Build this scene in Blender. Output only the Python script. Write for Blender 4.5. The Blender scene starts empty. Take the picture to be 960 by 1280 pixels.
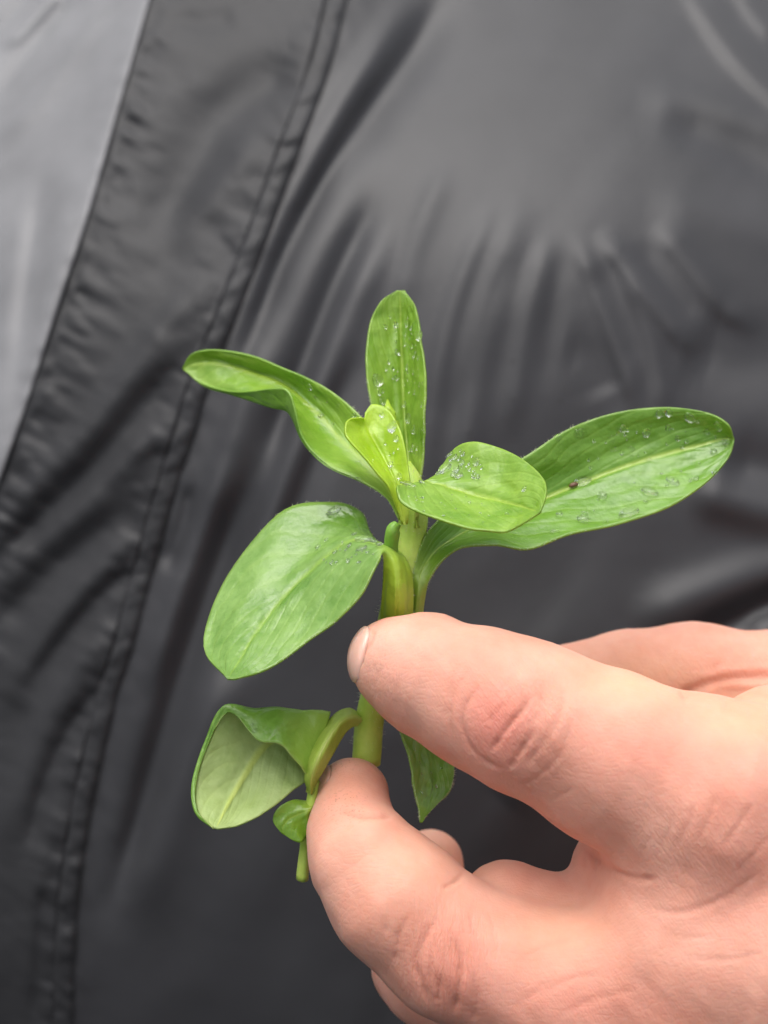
import bpy, math, random
import numpy as np
from mathutils import Vector, Matrix
random.seed(4); rng = np.random.default_rng(7)
R = math.radians
scene = bpy.context.scene
col = scene.collection

# ------------------------------------------------------------------ camera, sky, sun, exposure
D = 230.0                       # mm from the lens to the sprig
PITCH = R(32)                   # the camera looks down by this much
ORG = np.array([0.0, 0.0, 1.15])
AX = np.array([1.0, 0.0, 0.0])
AY = np.array([0.0, math.sin(PITCH), math.cos(PITCH)])
AZ = np.array([0.0, -math.cos(PITCH), math.sin(PITCH)])

def W(v):                       # stage mm (right, up, toward the lens) -> world metres
    v = np.asarray(v, float).reshape(-1, 3) * 0.001
    return ORG + v[:, :1] * AX + v[:, 1:2] * AY + v[:, 2:3] * AZ

cam_d = bpy.data.cameras.new('camera'); cam = bpy.data.objects.new('camera', cam_d); col.objects.link(cam)
cam_d.sensor_fit = 'HORIZONTAL'; cam_d.sensor_width = 24.0; cam_d.lens = D * 24.0 / 96.0
cam_d.clip_start = 0.01; cam_d.clip_end = 50.0
cam.matrix_world = Matrix(((AX[0], AY[0], AZ[0], 0), (AX[1], AY[1], AZ[1], 0), (AX[2], AY[2], AZ[2], 0), (0, 0, 0, 1)))
cam.location = Vector(W([0, 0, D])[0])
cam_d.dof.use_dof = True; cam_d.dof.focus_distance = (D - 6) * 0.001; cam_d.dof.aperture_fstop = 19.0
scene.camera = cam

world = bpy.data.worlds.new('World'); scene.world = world; world.use_nodes = True
wn = world.node_tree; wn.nodes.clear()
sky = wn.nodes.new('ShaderNodeTexSky'); sky.sky_type = 'NISHITA'; sky.sun_disc = False
SUN_EL, SUN_AZ = R(82), R(300)
sky.sun_elevation = SUN_EL; sky.sun_rotation = SUN_AZ; sky.dust_density = 6.0; sky.air_density = 1.0; sky.ozone_density = 1.0
hs = wn.nodes.new('ShaderNodeHueSaturation'); hs.inputs['Saturation'].default_value = 0.34
bgn = wn.nodes.new('ShaderNodeBackground'); bgn.inputs['Strength'].default_value = 0.14
wo = wn.nodes.new('ShaderNodeOutputWorld')
wn.links.new(sky.outputs[0], hs.inputs['Color']); wn.links.new(hs.outputs[0], bgn.inputs['Color']); wn.links.new(bgn.outputs[0], wo.inputs[0])

sl = bpy.data.lights.new('sun', 'SUN'); sl.energy = 1.4; sl.angle = R(70); sl.color = (1.0, 0.98, 0.95)
so = bpy.data.objects.new('sun', sl); col.objects.link(so)
sdir = Vector((math.sin(SUN_AZ) * math.cos(SUN_EL), math.cos(SUN_AZ) * math.cos(SUN_EL), math.sin(SUN_EL)))
so.rotation_euler = sdir.to_track_quat('Z', 'Y').to_euler()
so.location = (0, 0, 3)

scene.view_settings.view_transform = 'Standard'; scene.view_settings.look = 'None'
scene.view_settings.gamma = 1.0; scene.view_settings.exposure = 0.58
scene.render.engine = 'CYCLES'
scene.cycles.use_denoising = True
scene.cycles.max_bounces = 10; scene.cycles.transmission_bounces = 8; scene.cycles.transparent_max_bounces = 8

# ------------------------------------------------------------------ helpers
def P(px, py, z):               # a point given by the place it is seen at and its own depth
    px, py, z = np.broadcast_arrays(np.asarray(px, float), np.asarray(py, float), np.asarray(z, float))
    s = (D - z) / D / 10.0
    return np.stack([(px - 480) * s, (640 - py) * s, z], -1)

def Q(v):                       # back: stage mm -> photograph pixels
    s = 10.0 * D / (D - v[..., 2])
    return np.stack([480 + v[..., 0] * s, 640 - v[..., 1] * s], -1)

def rpx(r, z): return r / 10.0 * (D - z) / D

def mk(name, verts, faces, mats, parent=None, origin=None, smooth=True):
    w = W(verts)
    o_ = np.zeros(3) if origin is None else np.asarray(origin)
    if parent is not None: o_ = np.array(parent['_org'])
    me = bpy.data.meshes.new(name)
    me.from_pydata((w - o_).tolist(), [], faces if isinstance(faces, list) else faces.tolist())
    if smooth: me.polygons.foreach_set('use_smooth', [True] * len(me.polygons))
    for m in (mats if isinstance(mats, (list, tuple)) else [mats]): me.materials.append(m)
    me.update()
    o = bpy.data.objects.new(name, me); col.objects.link(o)
    if parent is not None: o.parent = parent
    else: o.location = o_
    o['_org'] = o_.tolist()
    return o

def empty(name, stage_pt):
    o = bpy.data.objects.new(name, None); col.objects.link(o)
    w = W(stage_pt)[0]; o.location = w; o['_org'] = w.tolist(); o.empty_display_size = 0.01
    return o

def tag(o, label=None, cat=None, kind=None, group=None):
    if label: o['label'] = label
    if cat: o['category'] = cat
    if kind: o['kind'] = kind
    if group: o['group'] = group

def crom(pts, n):               # Catmull-Rom through control points, n samples (chord-length parameter)
    pts = np.asarray(pts, float)
    m = len(pts)
    if m == 2: return pts[0] + (pts[1] - pts[0]) * np.linspace(0, 1, n)[:, None]
    ext = np.vstack([2 * pts[0] - pts[1], pts, 2 * pts[-1] - pts[-2]])
    u = np.linspace(0, m - 1, n); i = np.minimum(u.astype(int), m - 2); t = (u - i)[:, None]
    p0, p1, p2, p3 = ext[i], ext[i + 1], ext[i + 2], ext[i + 3]
    return 0.5 * (2 * p1 + (p2 - p0) * t + (2 * p0 - 5 * p1 + 4 * p2 - p3) * t ** 2 + (3 * p1 - p0 - 3 * p2 + p3) * t ** 3)

def _h(i, j, k):
    n = (i * 374761393 + j * 668265263 + k * 2147483647 + 1274126177) & 0x7fffffff
    n = ((n ^ (n >> 13)) * 1274126177) & 0x7fffffff
    return ((n ^ (n >> 16)) & 0xffff) / 65535.0
def vnoise(x, y, seed=0):       # smooth value noise in -1..1
    x = np.asarray(x, float); y = np.asarray(y, float)
    i = np.floor(x).astype(np.int64); j = np.floor(y).astype(np.int64)
    f = x - i; g = y - j; f = f * f * f * (f * (f * 6 - 15) + 10); g = g * g * g * (g * (g * 6 - 15) + 10)
    a = _h(i, j, seed); b = _h(i + 1, j, seed); c = _h(i, j + 1, seed); d = _h(i + 1, j + 1, seed)
    return 2 * ((a * (1 - f) + b * f) * (1 - g) + (c * (1 - f) + d * f) * g) - 1

def sstep(a, b, x):
    t = np.clip((x - a) / (b - a), 0, 1); return t * t * (3 - 2 * t)

def poly_dist(px, py, poly):    # distance, signed side and arc parameter (0..1) to a polyline, in pixels
    poly = np.asarray(poly, float)
    best = np.full(px.shape, 1e9); side = np.zeros(px.shape); tt = np.zeros(px.shape)
    seg = np.diff(poly, axis=0); L = np.hypot(seg[:, 0], seg[:, 1]); cum = np.concatenate([[0], np.cumsum(L)])
    for k in range(len(seg)):
        ax, ay = poly[k]; dx, dy = seg[k]; l2 = L[k] ** 2 + 1e-9
        h = np.clip(((px - ax) * dx + (py - ay) * dy) / l2, 0, 1)
        ex = px - ax - dx * h; ey = py - ay - dy * h
        d = np.hypot(ex, ey); m = d < best
        best = np.where(m, d, best); side = np.where(m, np.sign(dx * ey - dy * ex), side)
        tt = np.where(m, (cum[k] + h * L[k]) / cum[-1], tt)
    return best, side, tt

def grid_faces(nu, nv):
    a = np.arange(nu * nv).reshape(nu, nv)
    return np.stack([a[:-1, :-1], a[1:, :-1], a[1:, 1:], a[:-1, 1:]], -1).reshape(-1, 4)

def set_uv(o, uv):              # one uv per vertex
    me = o.data; l = me.uv_layers.new(name='UVMap')
    li = np.empty(len(me.loops), dtype=np.int32); me.loops.foreach_get('vertex_index', li)
    l.data.foreach_set('uv', np.asarray(uv, np.float32)[li].ravel())

def set_attr(o, name, vals):
    a = o.data.attributes.new(name, 'FLOAT', 'POINT'); a.data.foreach_set('value', np.asarray(vals, np.float32))

# ------------------------------------------------------------------ materials
def mat(name):
    m = bpy.data.materials.new(name); m.use_nodes = True
    nt = m.node_tree; nt.nodes.clear()
    out = nt.nodes.new('ShaderNodeOutputMaterial')
    return m, nt, out
def N(nt, t, **kw):
    n = nt.nodes.new(t)
    for k, v in kw.items():
        if k.startswith('i_'): n.inputs[k[2:].replace('_', ' ')].default_value = v
        else: setattr(n, k, v)
    return n
def ramp(nt, fac, stops):
    r = nt.nodes.new('ShaderNodeValToRGB'); nt.links.new(fac, r.inputs[0])
    while len(r.color_ramp.elements) < len(stops): r.color_ramp.elements.new(0.5)
    for e, (p, c) in zip(r.color_ramp.elements, stops): e.position = p; e.color = (*c, 1) if len(c) == 3 else c
    return r.outputs[0]
def mixc(nt, fac, a, b, mode='MIX'):
    n = nt.nodes.new('ShaderNodeMix'); n.data_type = 'RGBA'; n.blend_type = mode
    for sock, v in ((n.inputs[0], fac), (n.inputs[6], a), (n.inputs[7], b)):
        if isinstance(v, (int, float)): sock.default_value = v
        elif isinstance(v, tuple): sock.default_value = (*v, 1)
        else: nt.links.new(v, sock)
    return n.outputs[2]
def math_(nt, op, a, b=0.0, c=None):
    n = nt.nodes.new('ShaderNodeMath'); n.operation = op
    for s, v in zip(n.inputs, (a, b, c)):
        if v is None: continue
        if isinstance(v, (int, float)): s.default_value = v
        else: nt.links.new(v, s)
    return n.outputs[0]

def fabric_mat(name, base, rough, spec=0.42):
    m, nt, out = mat(name); L = nt.links.new
    b = N(nt, 'ShaderNodeBsdfPrincipled')
    tc = N(nt, 'ShaderNodeTexCoord')
    n1 = N(nt, 'ShaderNodeTexNoise', i_Scale=60.0, i_Detail=4.0); L(tc.outputs['Object'], n1.inputs['Vector'])
    c = ramp(nt, n1.outputs[0], [(0.3, tuple(x * 0.85 for x in base)), (0.7, tuple(x * 1.15 for x in base))])
    L(c, b.inputs['Base Color'])
    b.inputs['Roughness'].default_value = rough; b.inputs['Specular IOR Level'].default_value = spec
    b.inputs['Sheen Weight'].default_value = 0.12; b.inputs['Sheen Roughness'].default_value = 0.4
    # ripstop weave: two crossed fine waves, and a slow crumple
    uv = N(nt, 'ShaderNodeUVMap')
    w1 = N(nt, 'ShaderNodeTexWave', bands_direction='X', i_Scale=0.9, i_Distortion=0.4); L(uv.outputs[0], w1.inputs['Vector'])
    w2 = N(nt, 'ShaderNodeTexWave', bands_direction='Y', i_Scale=0.9, i_Distortion=0.4); L(uv.outputs[0], w2.inputs['Vector'])
    s = math_(nt, 'ADD', w1.outputs['Fac'], w2.outputs['Fac'])
    bp = N(nt, 'ShaderNodeBump', i_Strength=0.12, i_Distance=0.00008); L(s, bp.inputs['Height'])
    n2 = N(nt, 'ShaderNodeTexNoise', i_Scale=140.0, i_Detail=3.0); L(tc.outputs['Object'], n2.inputs['Vector'])
    bp2 = N(nt, 'ShaderNodeBump', i_Strength=0.14, i_Distance=0.0008); L(n2.outputs[0], bp2.inputs['Height']); L(bp.outputs[0], bp2.inputs['Normal'])
    L(bp2.outputs[0], b.inputs['Normal'])
    L(b.outputs[0], out.inputs[0])
    return m

def leaf_mat(name, dark, light, rib, rough=0.30, trans=0.32, tcol=(0.40, 0.66, 0.04), under=False, ribmix=0.9, b0=0.0, b1=0.28, vein=1.0):
    m, nt, out = mat(name); L = nt.links.new
    b = N(nt, 'ShaderNodeBsdfPrincipled'); tc = N(nt, 'ShaderNodeTexCoord')
    uv = N(nt, 'ShaderNodeUVMap'); sp = N(nt, 'ShaderNodeSeparateXYZ'); L(uv.outputs[0], sp.inputs[0])
    u = sp.outputs[0]; v = math_(nt, 'SUBTRACT', sp.outputs[1], 0.5); av = math_(nt, 'ABSOLUTE', v)
    n1 = N(nt, 'ShaderNodeTexNoise', i_Scale=170.0, i_Detail=5.0, i_Roughness=0.6); L(tc.outputs['Object'], n1.inputs['Vector'])
    n0 = N(nt, 'ShaderNodeTexNoise', i_Scale=900.0, i_Detail=3.0); L(tc.outputs['Object'], n0.inputs['Vector'])
    f = math_(nt, 'ADD', math_(nt, 'MULTIPLY', n1.outputs[0], 0.75), math_(nt, 'MULTIPLY', n0.outputs[0], 0.25))
    c = ramp(nt, f, [(0.38, dark), (0.62, light)])
    # pale leaf base
    basef = N(nt, 'ShaderNodeMapRange', i_From_Min=b0, i_From_Max=b1, i_To_Min=1.0, i_To_Max=0.0); L(u, basef.inputs[0])
    c = mixc(nt, basef.outputs[0], c, rib)
    # side veins: chevrons bent from the midrib
    ph = math_(nt, 'SUBTRACT', math_(nt, 'MULTIPLY', u, 62.0), math_(nt, 'MULTIPLY', av, 58.0))
    nz = N(nt, 'ShaderNodeTexNoise', i_Scale=120.0); L(tc.outputs['Object'], nz.inputs['Vector'])
    ph = math_(nt, 'ADD', ph, math_(nt, 'MULTIPLY', nz.outputs[0], 9.0))
    vs = math_(nt, 'POWER', math_(nt, 'MULTIPLY_ADD', math_(nt, 'SINE', ph), 0.5, 0.5), 6.0)
    vs = math_(nt, 'MULTIPLY', vs, math_(nt, 'SUBTRACT', 1.0, basef.outputs[0]))
    c = mixc(nt, math_(nt, 'MULTIPLY', vs, 0.06), c, rib)
    # midrib and thin bright margin
    rb = N(nt, 'ShaderNodeMapRange', i_From_Min=0.008, i_From_Max=0.035, i_To_Min=ribmix, i_To_Max=0.0); rb.interpolation_type = 'SMOOTHSTEP'
    L(av, rb.inputs[0]); c = mixc(nt, rb.outputs[0], c, rib)
    mg = N(nt, 'ShaderNodeMapRange', i_From_Min=0.48, i_From_Max=0.5, i_To_Min=0.0, i_To_Max=0.18); L(av, mg.inputs[0])
    c = mixc(nt, mg.outputs[0], c, rib)
    L(c, b.inputs['Base Color'])
    rr = ramp(nt, n1.outputs[0], [(0.3, (rough - 0.06,) * 3), (0.7, (rough + 0.14,) * 3)]); L(rr, b.inputs['Roughness'])
    b.inputs['Specular IOR Level'].default_value = 0.75 if not under else 0.4
    h = math_(nt, 'ADD', math_(nt, 'MULTIPLY', vs, -0.17 * vein), math_(nt, 'MULTIPLY', n0.outputs[0], 0.5))
    nq = N(nt, 'ShaderNodeTexVoronoi', feature='SMOOTH_F1', i_Scale=420.0, i_Smoothness=0.6); L(tc.outputs['Object'], nq.inputs['Vector'])
    h = math_(nt, 'ADD', h, math_(nt, 'ADD', math_(nt, 'MULTIPLY', n1.outputs[0], 2.0), math_(nt, 'MULTIPLY', nq.outputs[0], -0.45)))
    bp = N(nt, 'ShaderNodeBump', i_Strength=0.5, i_Distance=0.0004); L(h, bp.inputs['Height'])
    L(bp.outputs[0], b.inputs['Normal'])
    t = N(nt, 'ShaderNodeBsdfTranslucent'); L(mixc(nt, 0.55, c, tcol), t.inputs['Color'])
    mx = N(nt, 'ShaderNodeMixShader'); mx.inputs[0].default_value = trans
    L(b.outputs[0], mx.inputs[1]); L(t.outputs[0], mx.inputs[2]); L(mx.outputs[0], out.inputs[0])
    return m

def stem_mat(name, a, bcol):
    m, nt, out = mat(name); L = nt.links.new
    b = N(nt, 'ShaderNodeBsdfPrincipled'); tc = N(nt, 'ShaderNodeTexCoord')
    n1 = N(nt, 'ShaderNodeTexNoise', i_Scale=260.0, i_Detail=5.0); L(tc.outputs['Object'], n1.inputs['Vector'])
    L(ramp(nt, n1.outputs[0], [(0.35, a), (0.65, bcol)]), b.inputs['Base Color'])
    b.inputs['Roughness'].default_value = 0.5
    b.inputs['Subsurface Weight'].default_value = 0.35; b.inputs['Subsurface Radius'].default_value = (0.6, 1.0, 0.15); b.inputs['Subsurface Scale'].default_value = 0.0012
    n2 = N(nt, 'ShaderNodeTexNoise', i_Scale=1500.0, i_Detail=2.0); L(tc.outputs['Object'], n2.inputs['Vector'])
    bp = N(nt, 'ShaderNodeBump', i_Strength=0.4, i_Distance=0.0002); L(n2.outputs[0], bp.inputs['Height']); L(bp.outputs[0], b.inputs['Normal'])
    L(b.outputs[0], out.inputs[0]); return m

def skin_mat():
    m, nt, out = mat('skin'); L = nt.links.new
    b = N(nt, 'ShaderNodeBsdfPrincipled'); tc = N(nt, 'ShaderNodeTexCoord')
    n1 = N(nt, 'ShaderNodeTexNoise', i_Scale=110.0, i_Detail=5.0, i_Roughness=0.6); L(tc.outputs['Object'], n1.inputs['Vector'])
    n2 = N(nt, 'ShaderNodeTexNoise', i_Scale=520.0, i_Detail=4.0, i_Roughness=0.6); L(tc.outputs['Object'], n2.inputs['Vector'])
    c = ramp(nt, n1.outputs[0], [(0.3, (0.65, 0.29, 0.20)), (0.7, (0.745, 0.405, 0.305))])
    c = mixc(nt, math_(nt, 'MULTIPLY', n2.outputs[0], 0.3), c, (0.71, 0.31, 0.24))
    ar = N(nt, 'ShaderNodeAttribute', attribute_name='red'); c = mixc(nt, ar.outputs['Fac'], c, (0.72, 0.265, 0.20))
    ay = N(nt, 'ShaderNodeAttribute', attribute_name='yellow'); c = mixc(nt, ay.outputs['Fac'], c, (0.79, 0.50, 0.29))
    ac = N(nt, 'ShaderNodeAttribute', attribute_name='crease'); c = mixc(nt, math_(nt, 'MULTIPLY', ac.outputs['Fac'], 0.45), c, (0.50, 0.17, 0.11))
    ad = N(nt, 'ShaderNodeAttribute', attribute_name='dirt')
    n3 = N(nt, 'ShaderNodeTexNoise', i_Scale=3200.0, i_Detail=2.0); L(tc.outputs['Object'], n3.inputs['Vector'])
    dm = ramp(nt, n3.outputs[0], [(0.58, (0, 0, 0)), (0.68, (1, 1, 1))])
    c = mixc(nt, math_(nt, 'MULTIPLY', dm, ad.outputs['Fac']), c, (0.16, 0.09, 0.05))
    L(c, b.inputs['Base Color'])
    b.inputs['Roughness'].default_value = 0.55; b.inputs['Specular IOR Level'].default_value = 0.26
    b.inputs['Subsurface Weight'].default_value = 0.55; b.inputs['Subsurface Radius'].default_value = (1.0, 0.36, 0.2); b.inputs['Subsurface Scale'].default_value = 0.0016
    mp = N(nt, 'ShaderNodeMapping'); L(tc.outputs['Object'], mp.inputs[0]); mp.inputs['Rotation'].default_value = (0.3, 0.5, 0.9); mp.inputs['Scale'].default_value = (0.6, 2.0, 1.3)
    vo = N(nt, 'ShaderNodeTexVoronoi', feature='DISTANCE_TO_EDGE', i_Scale=900.0); L(mp.outputs[0], vo.inputs['Vector'])
    ve = ramp(nt, vo.outputs['Distance'], [(0.0, (0, 0, 0)), (0.22, (1, 1, 1))])
    hh = math_(nt, 'ADD', math_(nt, 'MULTIPLY', ve, 0.35), math_(nt, 'MULTIPLY', n2.outputs[0], 1.2))
    bp = N(nt, 'ShaderNodeBump', i_Strength=0.22, i_Distance=0.0002); L(hh, bp.inputs['Height'])
    # fine skin lines running across the joints
    uvn = N(nt, 'ShaderNodeUVMap'); nrm_ = bp.outputs[0]
    for attr, ang, sx, sy, dist in (('fine', -0.61, 17.0, 2.6, 0.0009), ('fine_index', 0.05, 17.0, 2.6, 0.0009), ('fine', 0.75, 15.0, 3.0, 0.0004)):
        mpp = N(nt, 'ShaderNodeMapping'); L(uvn.outputs[0], mpp.inputs[0]); mpp.vector_type = 'TEXTURE'
        mpp.inputs['Rotation'].default_value = (0, 0, ang); mpp.inputs['Scale'].default_value = (1 / sx, 1 / sy, 1)
        nn_ = N(nt, 'ShaderNodeTexNoise', i_Scale=1.0, i_Detail=3.0, i_Roughness=0.65, i_Distortion=0.35); L(mpp.outputs[0], nn_.inputs['Vector'])
        rid = math_(nt, 'ABSOLUTE', math_(nt, 'SUBTRACT', nn_.outputs[0], 0.5)); rid = math_(nt, 'MINIMUM', rid, 0.07)
        at_ = N(nt, 'ShaderNodeAttribute', attribute_name=attr)
        b2 = N(nt, 'ShaderNodeBump', i_Distance=dist * 0.75); L(math_(nt, 'MULTIPLY', rid, at_.outputs['Fac']), b2.inputs['Height']); L(nrm_, b2.inputs['Normal']); nrm_ = b2.outputs[0]
    L(nrm_, b.inputs['Normal'])
    L(b.outputs[0], out.inputs[0]); return m

def simple_mat(name, colr, rough, sss=0.0, spec=0.5):
    m, nt, out = mat(name); L = nt.links.new
    b = N(nt, 'ShaderNodeBsdfPrincipled'); tc = N(nt, 'ShaderNodeTexCoord')
    n1 = N(nt, 'ShaderNodeTexNoise', i_Scale=400.0, i_Detail=3.0); L(tc.outputs['Object'], n1.inputs['Vector'])
    L(ramp(nt, n1.outputs[0], [(0.3, tuple(x * 0.92 for x in colr)), (0.7, tuple(min(1, x * 1.06) for x in colr))]), b.inputs['Base Color'])
    b.inputs['Roughness'].default_value = rough; b.inputs['Specular IOR Level'].default_value = spec
    if sss: b.inputs['Subsurface Weight'].default_value = sss; b.inputs['Subsurface Radius'].default_value = (1.0, 0.4, 0.25); b.inputs['Subsurface Scale'].default_value = 0.001
    L(b.outputs[0], out.inputs[0]); return m

def water_mat():
    m, nt, out = mat('water'); L = nt.links.new
    b = N(nt, 'ShaderNodeBsdfPrincipled'); b.inputs['Base Color'].default_value = (1, 1, 1, 1)
    b.inputs['Transmission Weight'].default_value = 1.0; b.inputs['IOR'].default_value = 1.33; b.inputs['Roughness'].default_value = 0.02
    tc = N(nt, 'ShaderNodeTexCoord'); n1 = N(nt, 'ShaderNodeTexNoise', i_Scale=300.0); L(tc.outputs['Object'], n1.inputs['Vector'])
    bp = N(nt, 'ShaderNodeBump', i_Strength=0.05, i_Distance=0.0002); L(n1.outputs[0], bp.inputs['Height']); L(bp.outputs[0], b.inputs['Normal'])
    tr = N(nt, 'ShaderNodeBsdfTransparent'); mx = N(nt, 'ShaderNodeMixShader'); mx.inputs[0].default_value = 0.45
    L(b.outputs[0], mx.inputs[1]); L(tr.outputs[0], mx.inputs[2]); L(mx.outputs[0], out.inputs[0]); return m

M_FAB = fabric_mat('black_nylon', (0.0245, 0.0243, 0.027), 0.46)
M_FAB_SHADE = fabric_mat('black_nylon_shade', (0.0235, 0.0235, 0.0255), 0.5, 0.27)  # same nylon, darker and duller: shade of placket and seam put into the material
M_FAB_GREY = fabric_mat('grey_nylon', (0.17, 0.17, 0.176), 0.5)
M_SPECK = simple_mat('dark_speck', (0.012, 0.012, 0.012), 0.3)
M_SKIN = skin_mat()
M_NAIL = simple_mat('nail', (0.76, 0.45, 0.36), 0.28, 0.4)
M_WATER = water_mat()
G_UP = leaf_mat('leaf_green', (0.12, 0.275, 0.018), (0.20, 0.39, 0.045), (0.44, 0.58, 0.09), ribmix=0.7)
G_UP2 = leaf_mat('leaf_mid_green', (0.14, 0.31, 0.025), (0.25, 0.45, 0.07), (0.40, 0.58, 0.09), ribmix=0.2)
G_LEFT = leaf_mat('leaf_pale_green', (0.135, 0.285, 0.035), (0.26, 0.43, 0.10), (0.46, 0.64, 0.06), ribmix=0.25, b0=0.2, b1=0.36)
G_YOUNG = leaf_mat('leaf_young', (0.33, 0.53, 0.012), (0.45, 0.63, 0.03), (0.54, 0.68, 0.08), trans=0.35, tcol=(0.7, 0.9, 0.03), ribmix=0.4, vein=0.3)
G_SMALL = leaf_mat('leaf_small', (0.175, 0.35, 0.02), (0.29, 0.47, 0.055), (0.46, 0.60, 0.08), ribmix=0.3, vein=0.15)
G_LIGHT = leaf_mat('leaf_light', (0.175, 0.35, 0.02), (0.29, 0.47, 0.055), (0.46, 0.60, 0.08), ribmix=0.45)
G_UNDER = leaf_mat('leaf_underside', (0.38, 0.50, 0.16), (0.50, 0.62, 0.25), (0.58, 0.68, 0.17), rough=0.5, under=True)
G_PET = leaf_mat('leaf_stalk_yellow', (0.38, 0.54, 0.06), (0.52, 0.66, 0.12), (0.62, 0.70, 0.2), rough=0.45, tcol=(0.6, 0.7, 0.05))
M_STEM = stem_mat('stem_green', (0.36, 0.52, 0.06), (0.52, 0.66, 0.13))

# ------------------------------------------------------------------ jacket (worn, behind the sprig)
E1 = np.array([(187, 0), (150, 130), (110, 270), (70, 390), (35, 500), (0, 600), (-40, 730), (-70, 850), (-105, 1000), (-130, 1130), (-140, 1280)], float)
S2 = np.array([(418, 0), (395, 90), (358, 190), (322, 290), (283, 390), (247, 480), (216, 580), (190, 670), (160, 780), (130, 885), (103, 1000), (84, 1130), (78, 1280)], float)
def curve_x(cv, py):
    cs = crom(cv, 200); o = np.argsort(cs[:, 1]); x = np.interp(py, cs[o, 1], cs[o, 0])
    s0 = (cv[1, 0] - cv[0, 0]) / (cv[1, 1] - cv[0, 1]); s1 = (cv[-1, 0] - cv[-2, 0]) / (cv[-1, 1] - cv[-2, 1])
    x = np.where(py < cv[0, 1], cv[0, 0] + (py - cv[0, 1]) * s0, x)
    return np.where(py > cv[-1, 1], cv[-1, 0] + (py - cv[-1, 1]) * s1, x)

# folds of the body cloth: centre line, width left, width right (photo pixels), height in mm
FOLDS_BODY = [
    ([(575, -40), (520, 60), (455, 150), (395, 245), (350, 330), (318, 420), (296, 500)], 20, 30, -4.5),
    ([(520, -20), (455, 90), (400, 190), (345, 300), (305, 400), (262, 500)], 16, 18, 2.2),
    ([(470, 130), (420, 240), (375, 330), (335, 430), (290, 560), (250, 680)], 18, 26, 2.6),
    ([(480, 230), (425, 340), (385, 440), (345, 540), (320, 610)], 16, 16, -2.0),
    ([(500, 260), (445, 370), (405, 470), (370, 570), (330, 680), (290, 790)], 16, 22, 2.2),
    ([(460, 420), (420, 500), (385, 590), (345, 690), (300, 800), (250, 900)], 14, 20, -2.0),
    ([(330, 560), (290, 660), (255, 760), (225, 850), (195, 950), (160, 1080), (130, 1180)], 18, 24, -3.2),
    ([(290, 560), (255, 660), (215, 770), (180, 880)], 14, 14, 1.6),
    ([(300, 800), (270, 880), (235, 960), (190, 1060), (150, 1170)], 16, 34, 1.8),
    ([(240, 600), (228, 660), (205, 720)], 10, 10, -1.2),
    ([(660, 235), (625, 330), (598, 430), (582, 530), (572, 640)], 15, 20, 1.3),
    ([(625, 240), (585, 330), (556, 420), (540, 520), (530, 620)], 12, 14, 1.0),
    ([(640, 300), (606, 400), (578, 500), (560, 600)], 10, 12, -0.5),
    ([(690, 280), (668, 360), (650, 450), (636, 560)], 12, 14, 0.9),
    ([(705, 300), (690, 400), (680, 500)], 12, 14, -0.4),
    ([(715, 285), (745, 360), (775, 440), (800, 530)], 11, 15, 1.2),
    ([(742, 285), (790, 345), (832, 400), (868, 450)], 12, 16, 1.6),
    ([(770, 330), (805, 400), (822, 460), (830, 540)], 10, 13, 0.9),
    ([(735, 330), (768, 400), (795, 470)], 10, 12, -0.45),
    ([(815, 275), (865, 335), (905, 385), (955, 415)], 13, 18, 1.4),
    ([(790, 300), (840, 365), (880, 410)], 10, 14, -0.5),
    ([(560, 200), (520, 300), (495, 400)], 12, 16, 0.8),
    ([(850, 435), (900, 450), (960, 445), (1040, 430)], 40, 50, -2.2),
    ([(700, 440), (735, 450), (760, 500)], 24, 24, -0.7),
    ([(820, 160), (860, 165), (910, 185), (965, 215), (1040, 240)], 20, 26, -2.0),
    ([(790, 130), (860, 128), (930, 150), (1010, 175)], 20, 22, 1.1),
    ([(850, -30), (880, 20), (915, 70), (965, 120), (1030, 165)], 10, 34, 1.9),
    ([(915, -30), (940, 15), (975, 55)], 10, 24, 1.4),
    ([(1040, 300), (960, 290), (880, 268), (800, 262)], 26, 30, 1.2),
    ([(1040, 660), (960, 640), (900, 622), (850, 610)], 26, 26, 2.6),
    ([(1040, 590), (960, 585), (900, 575)], 30, 24, -2.0),
    ([(1040, 720), (960, 755), (900, 785), (840, 820)], 16, 22, -3.0),
    ([(1040, 690), (950, 718), (860, 750), (780, 790)], 26, 26, 2.2),
    ([(1040, 790), (975, 780), (930, 800)], 16, 16, 1.6),
    ([(620, 1000), (660, 960), (700, 930)], 30, 30, 1.0),
]
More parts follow.
